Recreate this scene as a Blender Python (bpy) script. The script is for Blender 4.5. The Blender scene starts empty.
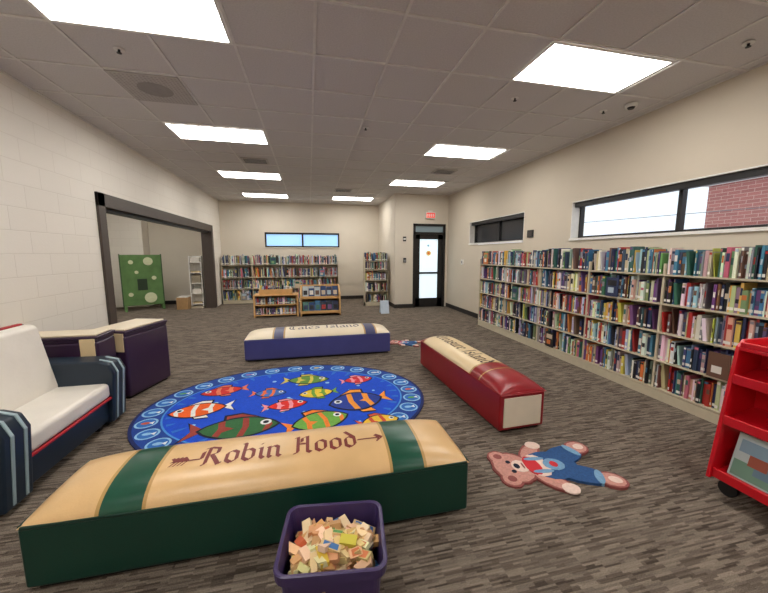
import bpy, math, random
from mathutils import Vector, Matrix, Euler
random.seed(7)
C=bpy.context.collection
def lin(c):
    r=[]
    for v in c:
        v=v/255.0
        r.append(v/12.92 if v<=.04045 else ((v+.055)/1.055)**2.4)
    return r
MC={}
def mat(name,rgb,rough=.5,var=.06,scale=18,bump=0.0,metal=0.0,emit=0,bscale=None):
    if name in MC: return MC[name]
    m=bpy.data.materials.new(name);m.use_nodes=True;nt=m.node_tree;N=nt.nodes;L=nt.links
    b=N['Principled BSDF'];l=lin(rgb)
    b.inputs['Roughness'].default_value=rough;b.inputs['Metallic'].default_value=metal
    tc=N.new('ShaderNodeTexCoord');no=N.new('ShaderNodeTexNoise');no.inputs['Scale'].default_value=scale;no.inputs['Detail'].default_value=4
    L.new(tc.outputs['Object'],no.inputs['Vector'])
    mx=N.new('ShaderNodeMix');mx.data_type='RGBA'
    mx.inputs[6].default_value=[max(0,x*(1-var*2)) for x in l]+[1]
    mx.inputs[7].default_value=[min(1,x*(1+var*2)) for x in l]+[1]
    L.new(no.outputs['Fac'],mx.inputs[0]);L.new(mx.outputs[2],b.inputs['Base Color'])
    if bump:
        n2=N.new('ShaderNodeTexNoise');n2.inputs['Scale'].default_value=bscale or scale*6
        L.new(tc.outputs['Object'],n2.inputs['Vector'])
        bp=N.new('ShaderNodeBump');bp.inputs['Strength'].default_value=bump;bp.inputs['Distance'].default_value=.01
        L.new(n2.outputs['Fac'],bp.inputs['Height']);L.new(bp.outputs[0],b.inputs['Normal'])
    if emit:
        L.new(mx.outputs[2],b.inputs['Emission Color']);b.inputs['Emission Strength'].default_value=emit
    MC[name]=m;return m
def attrmat(name,rough=.5):
    m=bpy.data.materials.new(name);m.use_nodes=True;nt=m.node_tree;N=nt.nodes
    a=N.new('ShaderNodeAttribute');a.attribute_name='Col'
    nt.links.new(a.outputs['Color'],N['Principled BSDF'].inputs['Base Color']);N['Principled BSDF'].inputs['Roughness'].default_value=rough
    MC[name]=m;return m
class MB:
    def __init__(s): s.v=[];s.f=[];s.m=[];s.c=[];s.mats=[];s.sm=[]
    def mi(s,m):
        if m not in s.mats: s.mats.append(m)
        return s.mats.index(m)
    def face(s,idx,m,col=None,smooth=False):
        s.f.append(idx);s.m.append(s.mi(m));s.c.append(col or (1,1,1));s.sm.append(smooth)
    def pts(s,P,m,col=None,smooth=False):
        n=len(s.v);s.v+= [tuple(p) for p in P];s.face(list(range(n,n+len(P))),m,col,smooth)
    def box(s,x0,x1,y0,y1,z0,z1,m,col=None,M=None):
        P=[(x0,y0,z0),(x1,y0,z0),(x1,y1,z0),(x0,y1,z0),(x0,y0,z1),(x1,y0,z1),(x1,y1,z1),(x0,y1,z1)]
        if M is not None: P=[tuple(M@Vector(p)) for p in P]
        n=len(s.v);s.v+=P
        for q in [(0,3,2,1),(4,5,6,7),(0,1,5,4),(1,2,6,5),(2,3,7,6),(3,0,4,7)]: s.face([n+i for i in q],m,col)
    def prism(s,poly,z0,z1,m,M=None,side=None,smooth=False):
        n=len(s.v);k=len(poly)
        P=[(x,y,z0) for x,y in poly]+[(x,y,z1) for x,y in poly]
        if M is not None: P=[tuple(M@Vector(p)) for p in P]
        s.v+=P
        s.face([n+i for i in range(k)][::-1],m);s.face([n+k+i for i in range(k)],m)
        for i in range(k):
            j=(i+1)%k;s.face([n+i,n+j,n+k+j,n+k+i],side or m,None,smooth)
    def cyl(s,cx,cy,z0,z1,r,m,seg=24,M=None,r2=None):
        n=len(s.v);r2=r if r2 is None else r2
        P=[(cx+r*math.cos(2*math.pi*i/seg),cy+r*math.sin(2*math.pi*i/seg),z0) for i in range(seg)]+[(cx+r2*math.cos(2*math.pi*i/seg),cy+r2*math.sin(2*math.pi*i/seg),z1) for i in range(seg)]
        if M is not None: P=[tuple(M@Vector(p)) for p in P]
        s.v+=P
        s.face([n+i for i in range(seg)][::-1],m);s.face([n+seg+i for i in range(seg)],m)
        for i in range(seg):
            j=(i+1)%seg;s.face([n+i,n+j,n+seg+j,n+seg+i],m,None,True)
    def build(s,name,loc=(0,0,0),rot=0,parent=None,bevel=0,seg=2):
        me=bpy.data.meshes.new(name);me.from_pydata(s.v,[],s.f);
        for m in s.mats: me.materials.append(m)
        me.polygons.foreach_set('material_index',s.m);me.polygons.foreach_set('use_smooth',s.sm)
        a=me.color_attributes.new('Col','FLOAT_COLOR','CORNER');buf=[]
        for p,c in zip(me.polygons,s.c):
            for _ in range(p.loop_total): buf+= [c[0],c[1],c[2],1]
        a.data.foreach_set('color',buf);me.update()
        ob=bpy.data.objects.new(name,me);C.objects.link(ob);ob.location=loc;ob.rotation_euler=(0,0,rot)
        if parent: ob.parent=parent
        if bevel:
            b=ob.modifiers.new('bev','BEVEL');b.width=bevel;b.segments=seg;b.limit_method='ANGLE'
            ob.modifiers.new('wn','WEIGHTED_NORMAL')
        return ob
def empty(name,loc=(0,0,0),rot=0):
    e=bpy.data.objects.new(name,None);C.objects.link(e);e.location=loc;e.rotation_euler=(0,0,rot);e.empty_display_size=.1;return e
XR,XL,YB,YF,H=3.57,-2.44,10.3,-2.5,2.9
# ---------- materials
beige=mat('wall_paint_beige',(210,199,181),.7,.02,3,.08,bscale=220)
beige2=mat('wall_paint_cream',(216,207,192),.7,.02,3,.08,bscale=220)
dark=mat('black_metal',(28,27,28),.4)
bronze=mat('bronze_frame',(72,62,56),.5)
cream=mat('cream_metal',(200,190,166),.4)
white=mat('white_paint',(235,233,228),.5)
def brickwall():
    m=bpy.data.materials.new('painted_block_wall');m.use_nodes=True;N=m.node_tree.nodes;L=m.node_tree.links;b=N['Principled BSDF']
    g=N.new('ShaderNodeNewGeometry');sx=N.new('ShaderNodeSeparateXYZ');L.new(g.outputs['Position'],sx.inputs[0])
    ad=N.new('ShaderNodeMath');ad.operation='ADD';L.new(sx.outputs[0],ad.inputs[0]);L.new(sx.outputs[1],ad.inputs[1])
    cb=N.new('ShaderNodeCombineXYZ');L.new(ad.outputs[0],cb.inputs[0]);L.new(sx.outputs[2],cb.inputs[1])
    br=N.new('ShaderNodeTexBrick');br.inputs['Scale'].default_value=1;br.inputs['Brick Width'].default_value=.40;br.inputs['Row Height'].default_value=.2
    br.inputs['Mortar Size'].default_value=.005;br.inputs['Mortar Smooth'].default_value=.7
    br.inputs['Color1'].default_value=lin((235,229,219))+[1];br.inputs['Color2'].default_value=lin((232,226,216))+[1];br.inputs['Mortar'].default_value=lin((224,217,206))+[1]
    L.new(cb.outputs[0],br.inputs['Vector']);L.new(br.outputs['Color'],b.inputs['Base Color'])
    no=N.new('ShaderNodeTexNoise');no.inputs['Scale'].default_value=60;L.new(g.outputs['Position'],no.inputs['Vector'])
    m1=N.new('ShaderNodeMath');m1.operation='MULTIPLY_ADD';m1.inputs[1].default_value=-.7;L.new(br.outputs['Fac'],m1.inputs[0])
    m2=N.new('ShaderNodeMath');m2.operation='MULTIPLY';m2.inputs[1].default_value=.3;L.new(no.outputs['Fac'],m2.inputs[0]);L.new(m2.outputs[0],m1.inputs[2])
    bp=N.new('ShaderNodeBump');bp.inputs['Strength'].default_value=.4;bp.inputs['Distance'].default_value=.006;L.new(m1.outputs[0],bp.inputs['Height']);L.new(bp.outputs[0],b.inputs['Normal'])
    b.inputs['Roughness'].default_value=.6;return m
block=brickwall()
def carpet():
    m=bpy.data.materials.new('striated_carpet');m.use_nodes=True;N=m.node_tree.nodes;L=m.node_tree.links;b=N['Principled BSDF']
    g=N.new('ShaderNodeNewGeometry')
    def br(w,h,off,c1,c2,sh):
        mp=N.new('ShaderNodeMapping');mp.inputs['Location'].default_value=(sh,sh*.7,0);L.new(g.outputs['Position'],mp.inputs[0])
        t=N.new('ShaderNodeTexBrick');t.inputs['Scale'].default_value=1;t.inputs['Brick Width'].default_value=w;t.inputs['Row Height'].default_value=h;t.offset=off;t.offset_frequency=3
        t.inputs['Mortar Size'].default_value=0;t.inputs['Color1'].default_value=lin(c1)+[1];t.inputs['Color2'].default_value=lin(c2)+[1];t.inputs['Mortar'].default_value=lin(c1)+[1]
        L.new(mp.outputs[0],t.inputs['Vector']);return t
    a=br(.09,.0095,.37,(154,142,129),(60,51,45),0);c=br(.14,.015,.61,(134,122,110),(68,59,52),3.3)
    mx=N.new('ShaderNodeMix');mx.data_type='RGBA';mx.inputs[0].default_value=.42;L.new(a.outputs[0],mx.inputs[6]);L.new(c.outputs[0],mx.inputs[7])
    no=N.new('ShaderNodeTexNoise');no.inputs['Scale'].default_value=240;L.new(g.outputs['Position'],no.inputs['Vector'])
    hs=N.new('ShaderNodeHueSaturation');L.new(mx.outputs[2],hs.inputs['Color'])
    mr=N.new('ShaderNodeMapRange');mr.inputs[3].default_value=.1;mr.inputs[4].default_value=1.75;L.new(no.outputs['Fac'],mr.inputs[0]);L.new(mr.outputs[0],hs.inputs['Value'])
    L.new(hs.outputs[0],b.inputs['Base Color']);b.inputs['Roughness'].default_value=1;b.inputs['Specular IOR Level'].default_value=.1
    bp=N.new('ShaderNodeBump');bp.inputs['Strength'].default_value=.5;bp.inputs['Distance'].default_value=.004;L.new(no.outputs['Fac'],bp.inputs['Height']);L.new(bp.outputs[0],b.inputs['Normal'])
    return m
# ---------- room shell
mb=MB();mb.box(-6,3.8,YF-.2,10.6,-.1,0,carpet());mb.build('floor')
tile=mat('ceiling_tile',(214,210,208),.9,.08,90,.5,bscale=260)
mb=MB();mb.box(-6,3.8,YF-.2,10.6,H,H+.1,tile);mb.build('ceiling')
grid=mat('ceiling_grid_white',(224,221,217),.5)
mb=MB();T=.56
for i in range(-8,10):
    x=-1.6+T*i
    if XL<x<XR: mb.box(x-.01,x+.01,YF,YB,H-.008,H-.001,grid)
for i in range(-9,16):
    y=2.2+T*i
    if YF<y<YB: mb.box(XL,XR,y-.01,y+.01,H-.0085,H-.0005,grid)
mb.box(XL,XL+.025,YF,YB,H-.009,H-.001,grid);mb.box(XR-.025,XR,YF,YB,H-.009,H-.001,grid);mb.box(XL,XR,YB-.025,YB,H-.009,H-.001,grid)
mb.build('trim_ceiling_grid')
W1=(.9,4.0,1.6,2.11);W2=(5.04,7.0,1.62,2.11)
mb=MB();x0,x1=XR,XR+.22
mb.box(x0,x1,YF,10.5,0,1.6,beige);mb.box(x0,x1,YF,10.5,2.11,H,beige)
mb.box(x0,x1,YF,W1[0],1.6,2.11,beige);mb.box(x0,x1,W1[1],W2[0],1.6,2.11,beige);mb.box(x0,x1,W2[1],10.5,1.6,2.11,beige)
mb.build('wall_right')
mb=MB();OY0,OY1,OZ=4.75,9.35,2.03
mb.box(XL-.2,XL,YF,OY0,0,H,block);mb.box(XL-.2,XL,OY0,OY1,OZ,H,block);mb.box(XL-.2,XL,OY1,YB,0,H,block);mb.build('wall_left')
BW=(-1.25,.92,1.6,2.03)
mb=MB();y0,y1=YB,YB+.2
mb.box(-6,XR,y0,y1,0,BW[2],beige2);mb.box(-6,XR,y0,y1,BW[3],H,beige2);mb.box(-6,BW[0],y0,y1,BW[2],BW[3],beige2);mb.box(BW[1],XR,y0,y1,BW[2],BW[3],beige2);mb.build('wall_back')
YD=8.22;DX0,DX1,DZ=2.62,3.5,2.17
def wallbox(n,*a):
    q=MB();q.box(*a);q.build(n)
wallbox('wall_doorway',2.14,DX0,YD,YD+.15,0,H,beige2);wallbox('wall_corner',DX1,XR,YD,YD+.15,0,H,beige2);wallbox('wall_header',DX0,DX1,YD,YD+.15,DZ,H,beige2);wallbox('wall_vestibule',2.14,2.29,YD+.15,YB,0,H,beige2)
mb=MB();mb.box(-6,3.8,YF-.2,YF,0,H,beige);mb.build('wall_front')
wallbox('wall_alcove_left',-5.4,-5.2,3,YB,0,H,block)
wallbox('wall_alcove_corner',-5.2,-4.25,9.95,YB,0,H,block)
wallbox('wall_alcove_front',-5.2,XL-.2,2.8,3,0,H,block)
base=mat('black_vinyl_base',(42,38,37),.6)
def bb(n,*a): wallbox('baseboard_'+n,*a,base)
bb('right',XR-.012,XR,5.95,YD,0,.1);bb('back',XL,2.14,YB-.012,YB,0,.1);bb('left',XL,XL+.012,YF,OY0-.1,0,.1);bb('doorway',2.14,DX0,YD-.012,YD,0,.1);bb('vestibule',2.128,2.14,YD,YB,0,.1);bb('alcove',-4.25,-2.64,YB-.012,YB,0,.1)
mb=MB();mb.box(XL-.22,XL+.03,OY0-.1,OY0+.04,0,OZ+.1,bronze);mb.box(XL-.22,XL+.03,OY1-.04,OY1+.1,0,OZ+.1,bronze);mb.box(XL-.22,XL+.03,OY0-.1,OY1+.1,OZ-.06,OZ+.1,bronze)
mb.box(XL-.15,XL-.05,OY0+.04,OY1-.04,OZ-.1,OZ-.06,dark);mb.build('trim_opening_frame',bevel=.004)
# windows
def glowglass(name,col,e,r=.15): return mat(name,col,r,.02,2,emit=e)  # emission put into the glass in place of light coming through
def clearglass():
    m=bpy.data.materials.new('clear_glass');m.use_nodes=True;N=m.node_tree.nodes;L=m.node_tree.links
    t=N.new('ShaderNodeBsdfTransparent');g=N.new('ShaderNodeBsdfGlossy');g.inputs['Roughness'].default_value=.02;mx=N.new('ShaderNodeMixShader');mx.inputs[0].default_value=.04
    L.new(t.outputs[0],mx.inputs[1]);L.new(g.outputs[0],mx.inputs[2]);L.new(mx.outputs[0],N['Material Output'].inputs[0]);N.remove(N['Principled BSDF']);return m
cg=clearglass()
def win_right(name,w,mull,gl,val):
    y0,y1,z0,z1=w;q=MB();xo=XR+.12
    q.box(XR,xo,y0,y1,z0,z0+.015,white);q.box(XR-.02,XR,y0-.0,y1,z0-.015,z0+.015,white)
    q.box(XR,xo,y0,y0+.012,z0,z1,white);q.box(XR,xo,y1-.012,y1,z0,z1,white);q.box(XR,xo,y0,y1,z1-.012,z1,white)
    t=.035
    q.box(xo,xo+.06,y0,y1,z0,z0+t+.01,dark);q.box(xo,xo+.06,y0,y1,z1-t,z1,dark);q.box(xo,xo+.06,y0,y0+t,z0,z1,dark);q.box(xo,xo+.06,y1-t,y1,z0,z1,dark)
    for m in mull: q.box(xo,xo+.06,m-.02,m+.02,z0,z1,dark)
    q.box(xo+.03,xo+.035,y0,y1,z0,z1,gl)
    if val: q.box(XR+.03,XR+.1,y0+.02,y1-.02,z1-.075,z1-.012,dark)
    q.build(name)
win_right('window_1',W1,[2.7,1.6],cg,True)
shade=mat('dark_window_shade',(40,40,45),.25,.2,2)
win_right('window_2',W2,[6.0],shade,True)
q=MB();yo=YB+.06;gb=glowglass('window_daylight_glow_blue',(150,195,232),.9)  # pane glows by itself; the daylight behind is put into its colour
q.box(BW[0],BW[1],yo+.03,yo+.04,BW[2],BW[3],gb)
for a in [(BW[0],BW[0]+.04),(BW[1]-.04,BW[1]),(-.2,-.15)]: q.box(a[0],a[1],yo-.02,yo+.05,BW[2],BW[3],dark)
q.box(BW[0],BW[1],yo-.02,yo+.05,BW[2],BW[2]+.04,dark);q.box(BW[0],BW[1],yo-.02,yo+.05,BW[3]-.05,BW[3],dark)
q.box(BW[0]-.02,BW[1]+.02,YB-.02,YB,BW[2]-.03,BW[2],beige2)
q.build('window_3')
# exterior
q=MB();q.box(3.8,40,-30,60,-.3,-.2,mat('pale_pavement',(200,200,205),.8));q.build('ground_exterior')
eb=bpy.data.materials.new('red_brick');eb.use_nodes=True;N=eb.node_tree.nodes;L=eb.node_tree.links
tc=N.new('ShaderNodeNewGeometry');sx=N.new('ShaderNodeSeparateXYZ');cb=N.new('ShaderNodeCombineXYZ');br=N.new('ShaderNodeTexBrick')
L.new(tc.outputs['Position'],sx.inputs[0]);L.new(sx.outputs[1],cb.inputs[0]);L.new(sx.outputs[2],cb.inputs[1]);L.new(cb.outputs[0],br.inputs['Vector'])
br.inputs['Scale'].default_value=1;br.inputs['Brick Width'].default_value=.3;br.inputs['Row Height'].default_value=.1;br.inputs['Mortar Size'].default_value=.008
br.inputs['Color1'].default_value=lin((184,112,102))+[1];br.inputs['Color2'].default_value=lin((164,98,90))+[1];br.inputs['Mortar'].default_value=lin((204,166,156))+[1]
L.new(br.outputs[0],N['Principled BSDF'].inputs['Base Color']);
q=MB();q.box(12,16,-4,8.0,-.2,3.45,eb);q.box(11.9,16.1,-4.1,8.1,3.45,3.6,white);q.build('brick_building')
q=MB();gm=mat('grey_siding',(206,214,222),.7);q.box(18,22,9,20,-.2,2.0,gm);q.prism([(8.8,2.0),(20.2,2.0),(14.5,2.5)],0,4.2,mat('grey_roof',(190,198,208),.8),M=Matrix.Translation((17.9,0,0))@Matrix(((0,0,1,0),(1,0,0,0),(0,1,0,0),(0,0,0,1))));q.build('neighbor_house')
q=MB();wg=mat('wire_grey',(120,124,130))
for i in range(2):
    q.box(10,10.015,-2,20,0,.015,wg,None,Matrix.Translation((0,0,2.3+.5*i))@Matrix.Rotation(.06*(1 if i else .4),4,'X'))
q.box(9.95,10.07,11.9,12.02,-.2,4.6,mat('pole_wood',(150,140,130),.8));q.build('utility_pole_with_wires')
# door
q=MB();dg=glowglass('door_glass_glow',(214,232,240),.9)  # bright space behind the door is put into the pane as a glow
for a in [(DX0,DX0+.06,0,DZ),(DX1-.06,DX1,0,DZ)]: q.box(a[0],a[1],YD-.02,YD+.13,a[2],a[3],dark)
q.box(DX0,DX1,YD-.02,YD+.13,DZ-.06,DZ,dark);q.box(DX0,DX1,YD-.02,YD+.1,1.9,1.96,dark)
q.box(DX0+.06,DX1-.06,YD+.03,YD+.04,1.96,DZ-.06,glowglass('transom_glass_glow',(120,135,140),.25))  # transom pane has a faint glow painted in, nothing lit behind it
a,b=DX0+.06,DX1-.06
q.box(a,a+.13,YD+.02,YD+.07,.01,1.9,dark);q.box(b-.13,b,YD+.02,YD+.07,.01,1.9,dark);q.box(a,b,YD+.02,YD+.07,.01,.24,dark);q.box(a,b,YD+.02,YD+.07,1.78,1.9,dark)
q.box(a+.13,b-.13,YD+.04,YD+.05,.24,1.78,dg);q.box(a+.1,b-.1,YD+.015,YD+.05,.88,.93,dark)
RX=Matrix.Translation((0,YD+.04,0))@Matrix.Rotation(math.pi/2,4,'X')
for (x,z,r,c) in [(3.06,1.42,.07,(226,190,120)),(3.06,1.42,.03,(226,120,50)),(3.05,1.62,.03,(150,180,200))]:
    q.cyl(x,z,0,.003 if r>.05 else .005,r,mat('decal_%d'%c[1],c,.5,emit=.3),M=RX)  # decals carry a faint glow of their own, like backlit film
q.build('door_1')
q=MB();q.box(2.93,3.19,YD-.07,YD,2.3,2.46,white);q.box(2.95,3.17,YD-.074,YD-.07,2.32,2.44,mat('exit_red',(215,60,50),.4,emit=1.0))
for i,x in enumerate([2.965,3.015,3.065,3.115]): q.box(x,x+.03,YD-.076,YD-.0735,2.345,2.415,white)
q.box(3.0,3.12,YD-.05,YD-.02,2.46,2.5,white);q.build('exit_sign')
q=MB();q.box(2.36,2.43,YD-.03,YD,1.18,1.3,dark);q.box(2.365,2.425,YD-.035,YD-.03,1.2,1.26,mat('grey_plastic',(130,130,132)));q.build('card_reader')
q=MB();q.box(2.35,2.43,YD-.012,YD,1.72,1.84,mat('room_sign_black',(50,45,45)));q.box(2.36,2.42,YD-.014,YD-.012,1.76,1.8,white);q.build('room_sign')
q=MB();q.box(XR-.02,XR,4.78,4.92,1.67,1.79,dark);q.box(XR-.023,XR-.02,4.8,4.9,1.69,1.77,mat('thermostat_dark',(60,55,52)));q.build('wall_plaque')
q=MB();q.box(XR-.03,XR,7.25,7.33,1.15,1.27,white);q.box(XR-.035,XR-.03,7.27,7.31,1.18,1.24,mat('grey_plastic',(130,130,132)));q.build('light_switch')
# ---------- ceiling lights etc
em=bpy.data.materials.new('light_panel_diffuser');em.use_nodes=True;N=em.node_tree.nodes;N.clear();e=N.new('ShaderNodeEmission');e.inputs[0].default_value=(1,.96,.9,1);e.inputs[1].default_value=14.8;o=N.new('ShaderNodeOutputMaterial');em.node_tree.links.new(e.outputs[0],o.inputs[0])
def panel(x,y):
    q=MB();w,d=2*T,T
    q.box(x+.03,x+w-.03,y+.03,y+d-.03,H-.012,H-.009,em)
    for r in [(x+.01,x+w-.01,y+.01,y+.03),(x+.01,x+w-.01,y+d-.03,y+d-.01),(x+.01,x+.03,y+.03,y+d-.03),(x+w-.03,x+w-.01,y+.03,y+d-.03)]: q.box(*r,H-.016,H-.009,white)
    q.build('ceiling_light')
for y in [-2.28,-.04,2.2,4.44,6.68]:
    panel(-1.6,y);panel(1.72,y)
panel(-1.6,8.92);panel(.64,8.92);panel(-4.4,8.0);panel(-4.4,5.2)
vent=mat('vent_grey',(186,181,177),.6)
q=MB();q.box(-1.59,-1.05,3.33,3.87,H-.018,H-.009,vent);
vd=mat('vent_dark',(165,160,156),.7)
for i in range(17):
    for j in range(17): q.box(-1.565+i*.03,-1.55+i*.03,3.355+j*.03,3.37+j*.03,H-.0185,H-.018,vd)
q.cyl(-1.32,3.6,H-.0195,H-.0185,.14,mat('vent_mid',(152,147,143),.7))
q.build('air_vent')
for (x,y) in [(-.8,5.87),(2.44,5.86),(.83,8.07)]:
    q=MB();q.box(x-.2,x+.2,y-.15,y+.15,H-.02,H-.009,vent)
    for i in range(6): q.box(x-.17,x+.17,y-.12+i*.045,y-.1+i*.045,H-.022,H-.02,dark)
    q.build('air_vent')
for (x,y) in [(-1.32,3.0),(1.98,3.04),(3.06,3.09),(.7,4.1),(3.1,1.93)]:
    q=MB();q.cyl(x,y,H-.012,H-.009,.035,white);q.cyl(x,y,H-.032,H-.012,.008,dark);q.cyl(x,y,H-.036,H-.032,.016,dark);q.build('fire_sprinkler')
q=MB();q.cyl(3.2,2.9,H-.04,H-.009,.05,white,r2=.06);q.cyl(3.2,2.9,H-.055,H-.04,.025,dark,r2=.035);q.build('security_camera_dome')
# ---------- nib text
G={'R':(.78,[[(.06,.93),(.2,1),(.2,.08),(.08,0)],[(.03,.75),(.03,.35)],[(.2,1),(.5,.9),(.5,.6),(.22,.5)],[(.33,.52),(.5,.22),(.62,0),(.72,.08)]]),
'o':(.56,[[(.1,.5),(.1,.12),(.26,0),(.43,.12),(.43,.5),(.27,.63),(.1,.5)]]),
'b':(.56,[[(.03,1.02),(.1,.96),(.1,.12),(.26,0),(.43,.12),(.43,.48),(.28,.62),(.1,.48)]]),
'i':(.3,[[(.04,.54),(.14,.6),(.14,.1),(.24,0)],[(.1,.8),(.17,.87)]]),
'n':(.6,[[(.03,.54),(.12,.6),(.12,.06),(.2,0)],[(.12,.48),(.3,.63),(.42,.52),(.42,.08),(.52,0)]]),
'H':(.78,[[(.08,.93),(.2,1),(.2,.06),(.06,0)],[(.2,.5),(.34,.52),(.5,.5)],[(.42,.93),(.54,1),(.54,.08),(.66,0)],[(.34,.9),(.34,.65)]]),
'd':(.56,[[(.1,.5),(.1,.12),(.26,0),(.43,.12),(.43,.55),(.12,1)],[(.43,.5),(.27,.63),(.1,.5)]]),
'T':(.66,[[(.02,.8),(.1,.95),(.35,.88),(.6,1)],[(.32,.9),(.32,.1),(.46,0)],[(.14,.7),(.06,.3),(.2,.04),(.46,0)]]),
'r':(.42,[[(.03,.54),(.12,.6),(.12,.06),(.2,0)],[(.12,.48),(.3,.62),(.36,.52)]]),
'e':(.5,[[(.1,.28),(.4,.42),(.28,.62),(.1,.48),(.1,.12),(.24,0),(.42,.1)]]),
'a':(.54,[[(.1,.52),(.26,.62),(.4,.5),(.4,.08),(.5,0)],[(.4,.35),(.1,.22),(.12,.04),(.26,0),(.4,.12)]]),
's':(.48,[[(.4,.54),(.25,.62),(.1,.48),(.38,.2),(.36,.06),(.2,0),(.06,.08)]]),
'u':(.58,[[(.03,.56),(.12,.6),(.12,.1),(.25,0),(.42,.12)],[(.42,.6),(.42,.06),(.52,0)]]),
'I':(.4,[[(.04,.92),(.2,1),(.2,.06),(.06,0)],[(.2,1),(.32,.94)]]),
'l':(.3,[[(.06,1),(.14,.96),(.14,.08),(.24,0)]]),
' ':(.35,[])}
def strokes(mbx,sts,ox,oy,h,surf,m,nib=.05):
    for st in sts:
        for p,q2 in zip(st[:-1],st[1:]):
            for n in [(nib,nib*.75),(nib*.28,-nib*.28)]:
                A=(p[0]-n[0],p[1]-n[1]);B=(p[0]+n[0],p[1]+n[1]);Cc=(q2[0]+n[0],q2[1]+n[1]);D=(q2[0]-n[0],q2[1]-n[1])
                K=5
                def pt(s,t):
                    x=(A[0]*(1-s)+D[0]*s)*(1-t)+(B[0]*(1-s)+Cc[0]*s)*t;y=(A[1]*(1-s)+D[1]*s)*(1-t)+(B[1]*(1-s)+Cc[1]*s)*t
                    X=ox+x*h;Y=oy+y*h;return (X,Y,surf(X,Y)+.0018)
                for i in range(K):
                    for j in range(2): mbx.pts([pt(i/K,j/2),pt((i+1)/K,j/2),pt((i+1)/K,(j+1)/2),pt(i/K,(j+1)/2)],m)
def text(mbx,t,ox,oy,h,surf,m,sp=1.0,nib=.05):
    for ch in t:
        w,s=G[ch];strokes(mbx,s,ox,oy,h,surf,m,nib);ox+=w*h*sp
    return ox
# ---------- book benches
def bench(name,loc,rot,L_,W_,zb,dome,bm,topm,bands,trim,pu=8):
    e=empty(name,loc,rot)
    def surf(x,y):
        u=min(1,abs(x)/(L_/2));v=min(1,abs(y)/(W_/2))
        return zb+dome*(max(0,1-v**2.6))**.6*(max(0,1-u**pu))**.6
    q=MB();q.box(-L_/2,L_/2,-W_/2,W_/2,.025,zb,bm);q.build('base',parent=e,bevel=.014,seg=3)
    q=MB();q.box(-L_/2+.03,L_/2-.03,-W_/2+.03,W_/2-.03,0,.03,dark);q.build('plinth',parent=e)
    xs=set()
    for i in range(-26,27):
        s=i/26;xs.add(round((1 if s>0 else -1)*(1-(1-abs(s))**1.8)*L_/2,4))
    for b in bands: xs.add(b[0]);xs.add(b[1])
    xs=sorted(xs);ys=[math.sin(math.pi/2*j/14)*W_/2 for j in range(-14,15)]
    q=MB();idx={}
    for i,x in enumerate(xs):
        for j,y in enumerate(ys): idx[i,j]=len(q.v);q.v.append((x,y,surf(x,y)))
    for i in range(len(xs)-1):
        xm=(xs[i]+xs[i+1])/2;mm=topm
        for b in bands:
            if b[0]<xm<b[1]: mm=b[2]
        for j in range(len(ys)-1): q.face([idx[i,j],idx[i+1,j],idx[i+1,j+1],idx[i,j+1]],mm,None,True)
    q.build('cushion',parent=e)
    q=MB();r=.008
    for s in (-1,1):
        q.cyl(0,0,-L_/2+.012,L_/2-.012,r,trim,10,M=Matrix.Translation((0,s*(W_/2-.004),zb))@Matrix.Rotation(math.pi/2,4,'Y'))
        q.cyl(0,0,-W_/2+.012,W_/2-.012,r,trim,10,M=Matrix.Translation((s*(L_/2-.004),0,zb))@Matrix.Rotation(math.pi/2,4,'X'))
    q.build('piping',parent=e)
    return e,surf
tan=mat('tan_vinyl',(222,184,132),.28,.12,3.5,.1,bscale=120)
gold=mat('gold_vinyl',(186,148,88),.4,.1,6)
green=mat('dark_green_vinyl',(14,56,46),.35,.08,5,.1,bscale=120)
green2=mat('band_green_vinyl',(22,78,60),.28,.1,5)
ink=mat('dark_red_ink',(118,34,30),.5)
e,sf=bench('robin_hood_book_bench',(-.19,1.722,0),0,1.98,.465,.3,.098,green,tan,[(-.72,-.705,gold),(-.705,-.545,green2),(-.545,-.53,gold),(.56,.575,gold),(.575,.74,green2),(.74,.755,gold)],green,6)
q=MB();ex=text(q,'Robin Hood',-.36,-.1,.143,sf,ink,.97,.06)
def arrow(x,l,feather):
    strokes(q,[[(0,0),(l,0)]],x,-.05,1,sf,ink,.006)
    if feather:
        for i in range(4): strokes(q,[[(i*.018,.03),(i*.018+.02,0),(i*.018,-.03)]],x,-.05,1,sf,ink,.006)
    else: strokes(q,[[(l-.03,.03),(l+.005,0),(l-.03,-.03)],[(l-.02,.015),(l-.01,0),(l-.02,-.015)]],x,-.05,1,sf,ink,.009)
arrow(-.49,.13,True);arrow(ex+.0,.13,False)
q.build('title_lettering',parent=e)
red=mat('dark_red_vinyl',(142,26,34),.3,.1,5,.1,bscale=120)
pagew=mat('page_cream',(226,218,198),.5,.04,8)
tan2=mat('cream_vinyl',(230,206,162),.35,.08,4)
e,sf=bench('treasure_island_book_bench',(1.575,3.01,0),-math.pi/2+.042,1.68,.41,.32,.095,red,tan2,[(-.86,-.75,red),(-.75,-.73,gold),(.36,.38,gold),(.38,.86,red),(.52,.535,gold)],red)
q=MB();text(q,'Treasure Island',-.68,-.075,.15,sf,mat('brown_ink',(70,40,28),.5),.97,.06);q.build('title_lettering',parent=e)
q=MB();q.box(.835,.848,-.17,.17,.05,.29,pagew);q.build('page_block',parent=e,bevel=.004)
viol=mat('blue_violet_vinyl',(72,74,136),.4,.08,5,.1,bscale=120)
navyb=mat('navy_band',(60,62,100),.4)
lc=mat('light_cream_vinyl',(232,218,192),.38,.06,4)
e,sf=bench('blue_book_bench',(.12,4.68,0),0,1.94,.5,.29,.09,viol,lc,[(-.62,-.6,gold),(-.6,-.48,navyb),(-.48,-.46,gold),(.6,.62,gold),(.62,.76,navyb),(.76,.78,gold)],viol)
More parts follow.
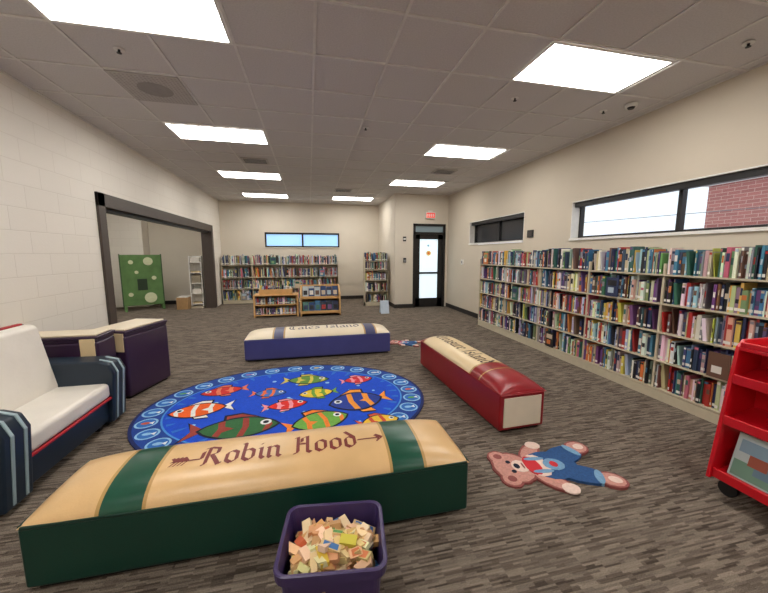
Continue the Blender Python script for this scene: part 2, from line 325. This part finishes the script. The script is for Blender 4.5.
q=MB();text(q,'Arabian'.replace('A','T')+' Rider' if False else 'The Island',-.38,-.1,.18,sf,mat('grey_ink',(76,72,90),.5),.95,.05) if 'h' in G else text(q,'Tales Island',-.42,-.1,.18,sf,mat('grey_ink',(76,72,90),.5),.95,.05);q.build('title_lettering',parent=e)
# ---------- rug
q=MB();cx,cy,ax,ay=-.205,3.13,1.29,1.0
def ell2(d,n=96): return [(cx+(ax-d)*math.cos(2*math.pi*i/n),cy+(ay-d)*math.sin(2*math.pi*i/n)) for i in range(n)]
R_=lambda n,c:mat('rug_'+n,c,.95,.12,40,.3,bscale=400)
q.prism(ell2(0),0.0,.012,R_('edge_navy',(18,34,92)))
q.prism(ell2(.025),.012,.0125,R_('border_blue',(20,64,150)))
q.prism(ell2(.215),.0125,.013,R_('line',(70,140,215)))
q.prism(ell2(.23),.013,.0135,R_('royal_blue',(14,74,202)))
def disc(x,y,r,z,m,n=20,sy=1): q.pts([(x+r*math.cos(2*math.pi*i/n),y+r*sy*math.sin(2*math.pi*i/n),z) for i in range(n)],m)
rl=R_('pale_blue',(140,190,228));rd=R_('mid_blue',(44,108,190));rw=R_('white',(220,226,228))
cols=[(200,90,60),(210,190,70),(90,160,90),(190,200,210),(150,110,160)]
nc=28
for i in range(nc):
    t=2*math.pi*i/nc;x=cx+(ax-.118)*math.cos(t);y=cy+(ay-.118)*math.sin(t)
    disc(x,y,.084,.0142,rl);disc(x,y,.068,.0146,rd)
    disc(x-.005,y,.036,.015,R_('c%d'%(i%5),cols[i%5]) if i%3==0 else rl,10,.6);q.pts([(x+.02,y,.0152),(x+.055,y+.025,.0152),(x+.055,y-.025,.0152)],rw)
blk=R_('black',(16,20,44));rng=random.Random(3)
def fish(x,y,l,ang,c1,c2,flip=1,fat=.3,stripes=2,z0=.0145):
    A=R_('f%d_%d'%(c1[0],c1[1]),c1);B=R_('f%d_%d'%(c2[0],c2[1]),c2);ca,sa=math.cos(ang),math.sin(ang)
    def tr(P,z): return [(x+l*(px*flip*ca-py*sa),y+l*(px*flip*sa+py*ca),z) for px,py in P]
    def hb(u): return fat*math.sin(math.pi*min(1,max(0,(u+.35)/.85)))**.7
    def body(g):
        us=[-.35+.85*i/14 for i in range(15)]
        return [(u*(1+g*.6)-g*.05,hb(u)*(1+g)) for u in us]+[(u*(1+g*.6)-g*.05,-hb(u)*(1+g)) for u in us[::-1][1:-1]]
    for g,m,z in [(.035,blk,z0),(0,B,z0+.0006)]:
        q.pts(tr([(-.28,0),(-.5-g,.2+g),(-.44,0),(-.5-g,-.2-g)],z),m)
        q.pts(tr([(-.1-g,fat*.75),(-.12-g,fat*1.35+g),(.05,fat*1.5+g),(.25+g,fat*1.0)],z),m)
        q.pts(tr([(-.05-g,-fat*.75),(-.12,-fat*1.4-g),(.08,-fat*1.3-g),(.15+g,-fat*.8)],z),m)
    q.pts(tr(body(.14),z0+.0008),blk);q.pts(tr(body(0),z0+.0012),A)
    for k in range(stripes):
        u0=-.18+k*.26;u1=u0+(.07 if stripes>2 else .09)
        q.pts(tr([(u0,hb(u0)*.97),(u1,hb(u1)*.97),(u1+.03,0),(u1,-hb(u1)*.97),(u0,-hb(u0)*.97),(u0+.03,0)],z0+.0016),B)
    q.pts(tr([(.02,-.02),(-.12,.06),(-.16,-.02),(-.1,-.09)],z0+.0018),B)
    for r,m,z in [(.065,rw,z0+.002),(.035,blk,z0+.0024)]:
        q.pts(tr([(.36+r*math.cos(a*math.pi/6),.06+r*math.sin(a*math.pi/6)) for a in range(12)],z),m)
W_=(230,230,225)
fish(-.87,3.5,.44,.2,(200,44,40),(225,120,90),-1,.22,2)
fish(-.08,3.62,.5,-.1,(96,140,60),(205,190,80),1,.22,3)
fish(.47,3.5,.36,.1,(205,44,56),(240,150,160),1,.25,2)
fish(-.97,3.1,.52,.15,(236,96,30),W_,-1,.24,3)
fish(-.44,3.34,.34,-.1,(60,110,190),(220,110,60),1,.25,2)
fish(-.26,3.03,.4,.1,(218,44,34),(240,150,60),1,.22,2)
fish(.06,3.24,.38,.1,(230,200,60),(110,160,60),-1,.26,2)
fish(.44,2.98,.58,.15,(34,60,150),(236,150,50),-1,.3,2)
fish(-.64,2.7,.7,.0,(50,104,60),(150,60,50),1,.22,3)
fish(.02,2.66,.54,.25,(110,168,70),(236,130,50),1,.26,3)
fish(.52,2.55,.36,.1,(230,190,60),(200,80,50),1,.26,2)
fish(-.3,2.36,.4,.1,(200,80,140),(240,200,90),-1,.2,2)
for i in range(30):
    t=rng.uniform(0,6.28);r=rng.uniform(0,.95);disc(cx+(ax-.27)*r*math.cos(t),cy+(ay-.27)*r*math.sin(t),rng.uniform(.012,.024),.0139,rl,10)
for i in range(34):
    t=2*math.pi*i/34;x=cx+(ax-.25)*math.cos(t);y=cy+(ay-.25)*math.sin(t);c,s=math.cos(t),math.sin(t);hh=rng.uniform(.05,.12)
    q.pts([(x-s*.02,y+c*.02,.0137),(x-c*hh*.5-s*.012,y-s*hh*.5+c*.02,.0137),(x-c*hh,y-s*hh,.0137),(x-c*hh*.5+s*.02,y-s*hh*.5-c*.01,.0137),(x+s*.02,y-c*.02,.0137)],R_('seaweed',(40,110,205)))
q.build('fish_area_rug')
# ---------- bear rug
def bearrug(name,loc,rot,sc):
    q=MB();rg=random.Random(5);M0=Matrix.Diagonal((sc,sc,1,1))
    fu=mat('bear_fur_pink',(206,150,138),.95,.2,60,.6,bscale=300);fd=mat('bear_fur_brown',(150,84,80),.95,.2,60,.6,bscale=300);lw=mat('bear_cream',(236,210,198),.95,.1,60,.5);bl=mat('bear_denim',(44,86,140),.95,.2,70,.5,bscale=300);bl2=mat('bear_denim_light',(120,164,200),.95,.15,70,.5);rd=mat('bear_red',(200,44,54),.9)
    def el(x,y,a,b,r,z0,z1,m):
        P=[]
        for i in range(40):
            t=2*math.pi*i/40;k=1+rg.uniform(-.03,.03);px=a*k*math.cos(t);py=b*k*math.sin(t)
            P.append((x+px*math.cos(r)-py*math.sin(r),y+px*math.sin(r)+py*math.cos(r)))
        q.prism(P,z0,z1,m,M=M0)
    for g,m,z in [(.016,fd,.012),(0,fu,.015)]:
        el(-.07,.13,.065+g,.065+g,0,0,z,m);el(-.07,-.13,.065+g,.065+g,0,0,z,m)
        el(0,0,.145+g,.165+g,0,0,z+.001,m)
    el(-.07,.13,.032,.032,0,.012,.0165,fd);el(-.07,-.13,.032,.032,0,.012,.0165,fd)
    for s in (-1,1):
        el(.22,s*.18,.15,.07,s*.8,0,.0145,fd);el(.22,s*.18,.135,.055,s*.8,0,.0155,fu)
        el(.29,s*.26,.06,.052,0,.01,.0175,lw)
        el(.46,s*.11,.2,.1,s*.42,0,.0165,bl);el(.64,s*.2,.1,.085,s*.4,0,.0175,fd);el(.64,s*.2,.086,.07,s*.4,0,.019,fu);el(.66,s*.205,.045,.036,s*.4,0,.0195,lw)
        el(.57,s*.165,.03,.08,s*.4,0,.0197,bl2)
    el(.3,0,.2,.165,0,0,.018,bl);el(.19,0,.09,.13,0,0,.019,lw);el(.15,0,.06,.11,0,0,.0195,rd)
    el(.32,0,.08,.07,0,0,.0195,bl2);el(.32,0,.03,.035,0,0,.0205,rd)
    el(.2,.075,.08,.02,0,0,.0205,bl2);el(.2,-.075,.08,.02,0,0,.0205,bl2)
    el(.05,0,.062,.07,0,0,.0185,lw);el(.025,0,.022,.03,0,0,.02,blk);el(.075,0,.007,.035,0,0,.02,fd)
    el(-.02,.055,.018,.017,0,0,.0185,blk);el(-.02,-.055,.018,.017,0,0,.0185,blk)
    q.build(name,loc=loc,rot=rot)
bearrug('teddy_bear_rug',(1.27,1.77,0),-.14,.86)
bearrug('teddy_bear_rug',(1.3,4.95,0),-.5,.55)
# ---------- bookshelves
bookm=attrmat('book_covers',.45)
pal=[((44,56,92),4),((34,34,40),5),((234,230,222),5),((204,188,162),5),((176,50,48),3),((54,104,92),2),((72,126,160),3),((204,120,62),2),((214,192,92),2),((138,138,144),4),((110,80,66),3),((110,76,130),2),((176,194,208),4),((196,104,124),1),((70,78,112),2),((118,154,104),1)]
pl=[lin(c) for c,w in pal for _ in range(w)];wl=lin((236,234,228))
def bookrow(q,x0,x1,z,hmax,rng,depth=.2,fill=.94,y0=.012):
    x=x0;end=x0+(x1-x0)*rng.uniform(fill,1);hb=rng.uniform(.88,1)
    while x<end-.02:
        if rng.random()<.18: hb=rng.uniform(.8,1)
        t=rng.choice([.008,.011,.014,.017,.02,.024,.028,.034]);h=hmax*hb*rng.uniform(.8,1.0);d=min(depth,rng.uniform(.13,.19));yo=y0+rng.uniform(0,.03)
        if x+t>x1: break
        c=rng.choice(pl);c=[min(1,v*rng.uniform(.8,1.25)) for v in c]
        M=None
        if rng.random()<.06 and x+t+.05<x1:
            M=Matrix.Translation((x+.02,0,z))@Matrix.Rotation(-.14,4,'Y')@Matrix.Translation((-x,0,-z))
        q.box(x,x+t-.0012,yo,yo+d,z,z+h,bookm,c,M)
        if M is None:
            if rng.random()<.7: q.box(x+.001,x+t-.002,yo-.0008,yo,z+.018,z+.042,bookm,wl)
            if rng.random()<.6:
                c2=rng.choice(pl);a=rng.uniform(.35,.6)*h;q.box(x+.002,x+t-.003,yo-.0008,yo,z+a,z+a+h*rng.uniform(.12,.32),bookm,c2)
            if rng.random()<.35:
                c2=rng.choice(pl);q.box(x+.0005,x+t-.0015,yo-.0008,yo,z+h*.88,z+h*.97,bookm,c2)
        x+=t+(.045 if M is not None else 0)
        if rng.random()<.01: x+=rng.uniform(.03,.09)
def shelving(name,loc,rot,nb,bw,zs,gap,seed,depth=.3,m=cream,faceout=False):
    e=empty(name,loc,rot);rg=random.Random(seed);q=MB();Ltot=nb*bw;ztop=zs[-1]
    q.box(0,Ltot,.0,depth,0,zs[0]-.02,m)
    q.box(0,Ltot,depth-.015,depth,0,ztop+.2,m)
    for k in range(nb+1):
        x=k*bw;w=.01
        q.box(max(0,x-w),min(Ltot,x+w),.015 if 0<k<nb else 0,depth,0,ztop+.1,m)
    for z in zs: q.box(0.012,Ltot-.012,0,depth-.015,z-.014,z,m)
    q.build('frame',parent=e)
    b=MB()
    for k in range(nb):
        for i,z in enumerate(zs): bookrow(b,k*bw+.014,(k+1)*bw-.014,z+.001,gap,rg,depth-.05)
    if faceout:
        for k in range(nb):
            z=rg.choice(zs);x=k*bw+rg.uniform(.1,bw-.3);c=rg.choice(pl)
            b.box(x,x+.15,-.006,.004,z+.002,z+.21,bookm,c);b.box(x+.02,x+.13,-.007,-.006,z+.12,z+.18,bookm,rg.choice(pl));b.box(x+.03,x+.1,-.007,-.006,z+.04,z+.1,bookm,rg.choice(pl))
    b.build('books',parent=e)
    return e
shelving('library_bookcase',(3.25,5.9,0),-math.pi/2,6,.86,[.11,.385,.66,.935,1.21],.268,11,faceout=True)
shelving('wall_bookcase',(-2.4,9.97,0),0,4,.81,[.1,.42,.74,1.1],.3,5,faceout=True)
shelving('corner_bookcase',(1.45,8.75,0),0,1,.64,[.1,.4,.7,.98,1.22],.24,9)
# ---------- low picture book units
wood=mat('maple_wood',(218,172,112),.45,.12,9)
e=empty('picture_book_browser',(-1.22,7.6,0));q=MB()
for x in (0,.92): q.box(x,x+.03,0,.42,0,.5,wood)
q.box(.03,.92,.4,.42,0,.5,wood)
for z in (.04,.27,.48): q.box(.03,.92,0,.4,z,z+.02,wood)
q.box(.12,.82,.06,.3,.5,.62,wood);q.build('frame',parent=e)
b=MB();rg=random.Random(2);bookrow(b,.04,.91,.061,.18,rg);bookrow(b,.04,.91,.291,.165,rg)
for i in range(16):
    x=.14+i*.042;b.box(x,x+.03,.08,.26,.62,.62+rg.uniform(.02,.09),bookm,rg.choice(pl))
b.build('books',parent=e)
e=empty('book_bin_display',(-.22,7.55,0));q=MB()
AX=Matrix(((0,0,1,0),(1,0,0,0),(0,1,0,0),(0,0,0,1)))
for x in (0,.87): q.prism([(0,0),(.45,0),(.45,.68),(.28,.68),(0,.5)],0,.03,wood,M=Matrix.Translation((x,0,0))@AX)
q.box(.03,.87,.42,.45,0,.68,wood);q.box(.03,.87,0,.42,.03,.06,wood);q.box(.03,.87,0,.02,.03,.12,wood);q.box(.03,.87,.1,.42,.36,.38,wood);q.box(.03,.87,.1,.12,.36,.44,wood);q.build('frame',parent=e)
b=MB()
for r,(z,yy) in enumerate([(.07,.04),(.39,.16)]):
    for i in range(6):
        for j in range(3):
            x=.05+i*.135+rg.uniform(-.005,.005);y=yy+j*.05
            M=Matrix.Translation((x,y,z))@Matrix.Rotation(-.2,4,'X')
            c=lin(rg.choice([(40,70,120),(60,110,150),(40,50,70),(190,200,205),(50,60,90),(80,130,120)]));b.box(0,.125,0,.01,0,.25+rg.uniform(-.02,.03),bookm,c,M)
            b.box(.02,.105,-.002,0,.08,.18,bookm,rg.choice(pl),M)
b.build('books',parent=e)
q=MB();ws=mat('sign_blue_white',(190,205,222),.5)
q.prism([(-.1,0),(-.08,0),(0,.26),(.08,0),(.1,0),(.015,.3),(-.015,.3)],0,.2,ws,M=Matrix.Translation((1.62,7.6,0))@AX);q.build('folding_floor_sign')
# ---------- alcove items
gr=mat('green_board',(96,134,78),.6,.2,6);yl=mat('pale_green_dot',(216,222,184),.6);dgt=mat('dark_green_trim',(62,90,54))
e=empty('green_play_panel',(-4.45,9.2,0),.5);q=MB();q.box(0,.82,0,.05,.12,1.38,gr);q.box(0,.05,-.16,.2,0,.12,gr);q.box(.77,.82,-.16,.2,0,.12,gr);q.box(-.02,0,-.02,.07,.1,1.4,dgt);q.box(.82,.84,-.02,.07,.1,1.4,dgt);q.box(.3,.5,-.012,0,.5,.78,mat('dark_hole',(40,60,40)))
MX=Matrix.Rotation(math.pi/2,4,'X')
for (x,z,r) in [(.2,1.2,.05),(.55,1.22,.1),(.3,.95,.04),(.65,.8,.05),(.55,.3,.13),(.15,.4,.05)]: q.cyl(x,z,0,.012,r,yl,M=MX)
q.build('panel',parent=e)
q=MB();q.box(-3.02,-2.72,9.35,9.67,0,.05,cream);q.box(-3.02,-3.0,9.37,9.65,.05,1.35,white);q.box(-2.74,-2.72,9.37,9.65,.05,1.35,white);q.box(-3.0,-2.74,9.63,9.65,.05,1.35,white)
for i in range(5):
    z=.1+i*.27;q.box(-3.0,-2.74,9.37,9.63,z,z+.015,white);q.box(-2.98,-2.77,9.4,9.6,z+.015,z+.05+.08*(i%3),mat('paper_%d'%(i%3),[(200,180,140),(220,215,205),(150,140,120)][i%3]))
q.build('literature_rack')
q=MB();q.box(-3.3,-3.04,9.2,9.5,0,.3,mat('cardboard',(176,140,96)));q.box(-3.28,-3.06,9.22,9.48,.3,.32,white);q.build('storage_box')
# ---------- book stools
pv=mat('dark_purple_vinyl',(58,38,64),.33,.1,5,.1,bscale=120)
def stool(loc,rot,w,d,h):
    e=empty('book_stool',loc,rot);q=MB();q.box(-w/2,w/2,-d/2,d/2,0.02,h-.05,pv);q.build('body',parent=e,bevel=.02,seg=3)
    q=MB()
    q.box(-w/2+.005,w/2-.005,-d/2+.005,d/2-.005,h-.05,h-.02,pv);q.box(-w/2-.004,w/2+.004,-d/2-.004,d/2+.004,h-.02,h,pv);q.box(-w/2+.02,w/2-.02,-d/2+.02,d/2-.02,h,h+.018,lc)
    q.build('cover',parent=e,bevel=.006)
    q=MB();q.box(w/2-.13,w/2-.02,-d/2-.006,-d/2+.01,h-.2,h-.02,tan2);q.build('label_band',parent=e,bevel=.004)
    q=MB();q.box(-w/2+.03,w/2-.03,-d/2+.03,d/2-.03,0,.03,dark);q.build('plinth',parent=e)
stool((-2.1,3.36,0),0,.62,.27,.7)
th=-math.atan2(.15,.53);stool((-1.73-.17*math.cos(th)-.275*math.sin(th)*-1*-1,3.49-.17*math.sin(th)+.275*math.cos(th)+.04,0),th,.36,.57,.67)
# ---------- armchair loveseat
e=empty('striped_loveseat',(0,0,0));nv=mat('navy_teal_vinyl',(26,42,58),.4,.1,6);wv=mat('white_vinyl',(232,226,216),.4,.05,5,.15,bscale=40);rp=mat('red_piping',(176,26,36),.4);st=mat('stripe_pale',(160,182,190),.5)
PM=Matrix(((1,0,0,0),(0,0,1,0),(0,1,0,0),(0,0,0,1)))
q=MB();q.box(-2.1,-1.63,2.15,3.0,.05,.25,nv);q.build('base',parent=e,bevel=.01)
q=MB()
for x in (-2.06,-1.68):
    for y in (2.22,2.92): q.box(x-.02,x+.02,y-.02,y+.02,0,.05,dark)
q.build('feet',parent=e)
q=MB();q.box(-2.05,-1.6,2.16,2.99,.245,.37,wv);q.build('seat',parent=e,bevel=.035,seg=4)
q=MB();q.box(-1.615,-1.595,2.16,2.99,.232,.25,rp);q.box(-2.16,-2.13,2.16,2.99,.865,.88,rp);q.build('piping',parent=e,bevel=.004)
q=MB();q.prism([(-2.02,.3),(-1.94,.36),(-2.03,.86),(-2.09,.88),(-2.14,.86),(-2.14,.3)],2.16,2.99,wv,M=PM);q.build('backrest',parent=e,bevel=.03,seg=4)
q=MB();q.box(-2.2,-2.14,2.12,3.03,.05,.87,nv);q.build('back_panel',parent=e,bevel=.012)
for i,(a,b) in enumerate([(1.98,2.17),(2.98,3.17)]):
    q=MB();q.prism([(-2.14,.03),(-1.6,.03),(-1.565,.44),(-1.6,.52),(-1.68,.545),(-2.14,.56)],a,b,nv,M=PM);q.box(-2.1,-1.65,a+.02,b-.02,0,.035,dark);q.build('arm_%d'%(i+1),parent=e,bevel=.015,seg=3)
    q=MB()
    for s in (.045,.13):
        q.prism([(-1.602,.05),(-1.594,.05),(-1.559,.44),(-1.596,.526),(-1.68,.553),(-1.68,.545),(-1.6,.52),(-1.567,.44)],a+s,a+s+.018,st,M=PM)
    q.build('arm_stripes_%d'%(i+1),parent=e)
# ---------- bin of blocks
pb=mat('purple_plastic',(60,46,92),.35,.05,10)
e=empty('storage_bin_of_blocks',(.063,1.2,0),-.13);q=MB()
def rr(w,d,r,n=5):
    P=[]
    for (sx,sy) in [(1,1),(-1,1),(-1,-1),(1,-1)]:
        for i in range(n+1):
            t=math.radians(90*i/n if sx*sy>0 else 90-90*i/n)
            P.append((sx*(w/2-r+r*math.cos(t)),sy*(d/2-r+r*math.sin(t))))
    return P
def loft(rings,m):
    n=len(rings[0][0]);st_=len(q.v)
    for P,z in rings:
        for x,y in P: q.v.append((x,y,z))
    for k in range(len(rings)-1):
        for i in range(n):
            j=(i+1)%n;q.face([st_+k*n+i,st_+k*n+j,st_+(k+1)*n+j,st_+(k+1)*n+i],m,None,False)
    q.face([st_+i for i in range(n)],m);q.face([st_+(len(rings)-1)*n+i for i in range(n)],m)
w,d=.385,.315
loft([(rr(w*.88,d*.86,.04),0),(rr(w*.96,d*.95,.045),.245),(rr(w+.0,d+.0,.045),.25),(rr(w+.02,d+.02,.05),.255),(rr(w+.025,d+.025,.05),.292),(rr(w+.015,d+.015,.045),.295),(rr(w-.005,d-.005,.04),.292),(rr(w*.95,d*.94,.04),.245),(rr(w*.86,d*.84,.035),.01)],pb)
q.build('bin',parent=e)
wb=attrmat('wood_blocks',.55);q=MB();rg=random.Random(21)
wc=[lin(c) for c in [(226,190,136),(236,208,160),(206,160,104),(240,218,176),(210,168,114)]*7+[(190,60,50),(60,110,170),(90,150,80),(226,190,70),(200,110,60)]]
for i in range(320):
    lz=rg.choice([.05,.065,.08,.1]);a=rg.uniform(.024,.038);b_=rg.uniform(.02,.03)
    z=.08+.18*(i/320)**.7
    x=rg.uniform(-.138,.138);y=rg.uniform(-.103,.103);z+=.035*(1-(x/.14)**2)*(1-(y/.11)**2)-.008
    M=Matrix.Translation((x,y,z))@Euler((rg.uniform(-.5,.5),rg.uniform(-.4,.4),rg.uniform(0,6.28))).to_matrix().to_4x4()
    c=rg.choice(wc);c=[v*rg.uniform(.8,1.1) for v in c]
    if rg.random()<.15:
        q.prism([(-lz/2,-a/2),(lz/2,-a/2),(lz/2-.02,a/2),(-lz/2+.02,a/2)],-b_/2,b_/2,wb,M=M)
        for k in range(6): q.c[-1-k]=tuple(c)
    else:
        q.box(-lz/2,lz/2,-a/2,a/2,-b_/2,b_/2,wb,c,M)
        if rg.random()<.3: q.box(-lz/2+.01,lz/2-.01,-a/2+.004,a/2-.004,b_/2,b_/2+.0006,wb,rg.choice(wc[-5:]),M)
q.build('wooden_blocks',parent=e,bevel=.002,seg=1)
# ---------- red cart
e=empty('red_book_cart',(0,0,0));cr=mat('red_enamel',(208,20,36),.3,.04,5)
q=MB();a0,a1=.55,1.34
for y in (a0,a1-.02): q.prism([(2.25,.1),(2.81,.1),(2.74,.88),(2.7,.92),(2.39,.92),(2.35,.88)],y,y+.02,cr,M=PM)
for z,xa,xb in [(.12,2.27,2.795),(.44,2.3,2.77),(.68,2.33,2.75)]:
    xm=(xa+xb)/2
    q.prism([(xa,z),(xm,z+.05),(xb,z),(xb,z+.02),(xm,z+.07),(xa,z+.02)],a0+.02,a1-.02,cr,M=PM)
    q.box(xa-.004,xa+.01,a0+.02,a1-.02,z-.01,z+.045,cr);q.box(xb-.01,xb+.004,a0+.02,a1-.02,z-.01,z+.045,cr)
    q.box(xm-.008,xm+.008,a0+.02,a1-.02,z+.05,z+.2,cr)
q.box(2.35,2.74,a0+.02,a1-.02,.86,.88,cr)
q.box(2.35,2.37,a0+.02,a1-.02,.88,.91,cr)
q.build('frame',parent=e,bevel=.004)
q=MB()
for x in (2.35,2.73):
    for y in (a0+.06,a1-.06):
        q.cyl(0,0,-.015,.015,.045,dark,M=Matrix.Translation((x,y,.045))@Matrix.Rotation(math.pi/2,4,'Y'));q.box(x-.02,x+.02,y-.02,y+.02,.075,.105,dark)
q.build('casters',parent=e)
b=MB();M=Matrix.Translation((2.315,1.28,.15))@Matrix.Rotation(.25,4,'Y')@Matrix.Rotation(-math.pi/2,4,'Z')
def bk(x0,x1,y0,y1,z0,z1,c): b.box(x0,x1,y0,y1,z0,z1,bookm,lin(c),M)
bk(0,.3,0,.02,0,.25,(196,212,214));bk(.01,.29,-.002,0,.01,.1,(120,160,140));bk(.02,.14,-.003,-.0,.15,.22,(140,170,190));bk(.07,.15,-.004,-.0,.09,.15,(170,90,70));bk(.1,.26,-.003,0,.05,.12,(110,140,160));bk(.16,.28,-.003,0,.16,.23,(120,150,110))
b.build('picture_book',parent=e)
b=MB();b.box(2.5,2.7,.8,1.05,.882,.9,bookm,lin((60,70,60)));b.build('book_flat',parent=e)
# ---------- world, camera
w=bpy.data.worlds.new('World');bpy.context.scene.world=w;w.use_nodes=True;bg=w.node_tree.nodes['Background'];bg.inputs[0].default_value=(.84,.92,1,1);bg.inputs[1].default_value=1.3
f=330.0;phi=math.atan(42.5/f);thc=math.atan(75*math.cos(phi)/f)
cd=bpy.data.cameras.new('camera');cd.sensor_fit='HORIZONTAL';cd.sensor_width=36;cd.lens=f/768*36;cd.clip_start=.05
co=bpy.data.objects.new('camera',cd);C.objects.link(co);co.location=(0,0,1.4);co.rotation_euler=(math.pi/2-phi,0,-thc);bpy.context.scene.camera=co
bpy.context.scene.view_settings.view_transform='Standard'
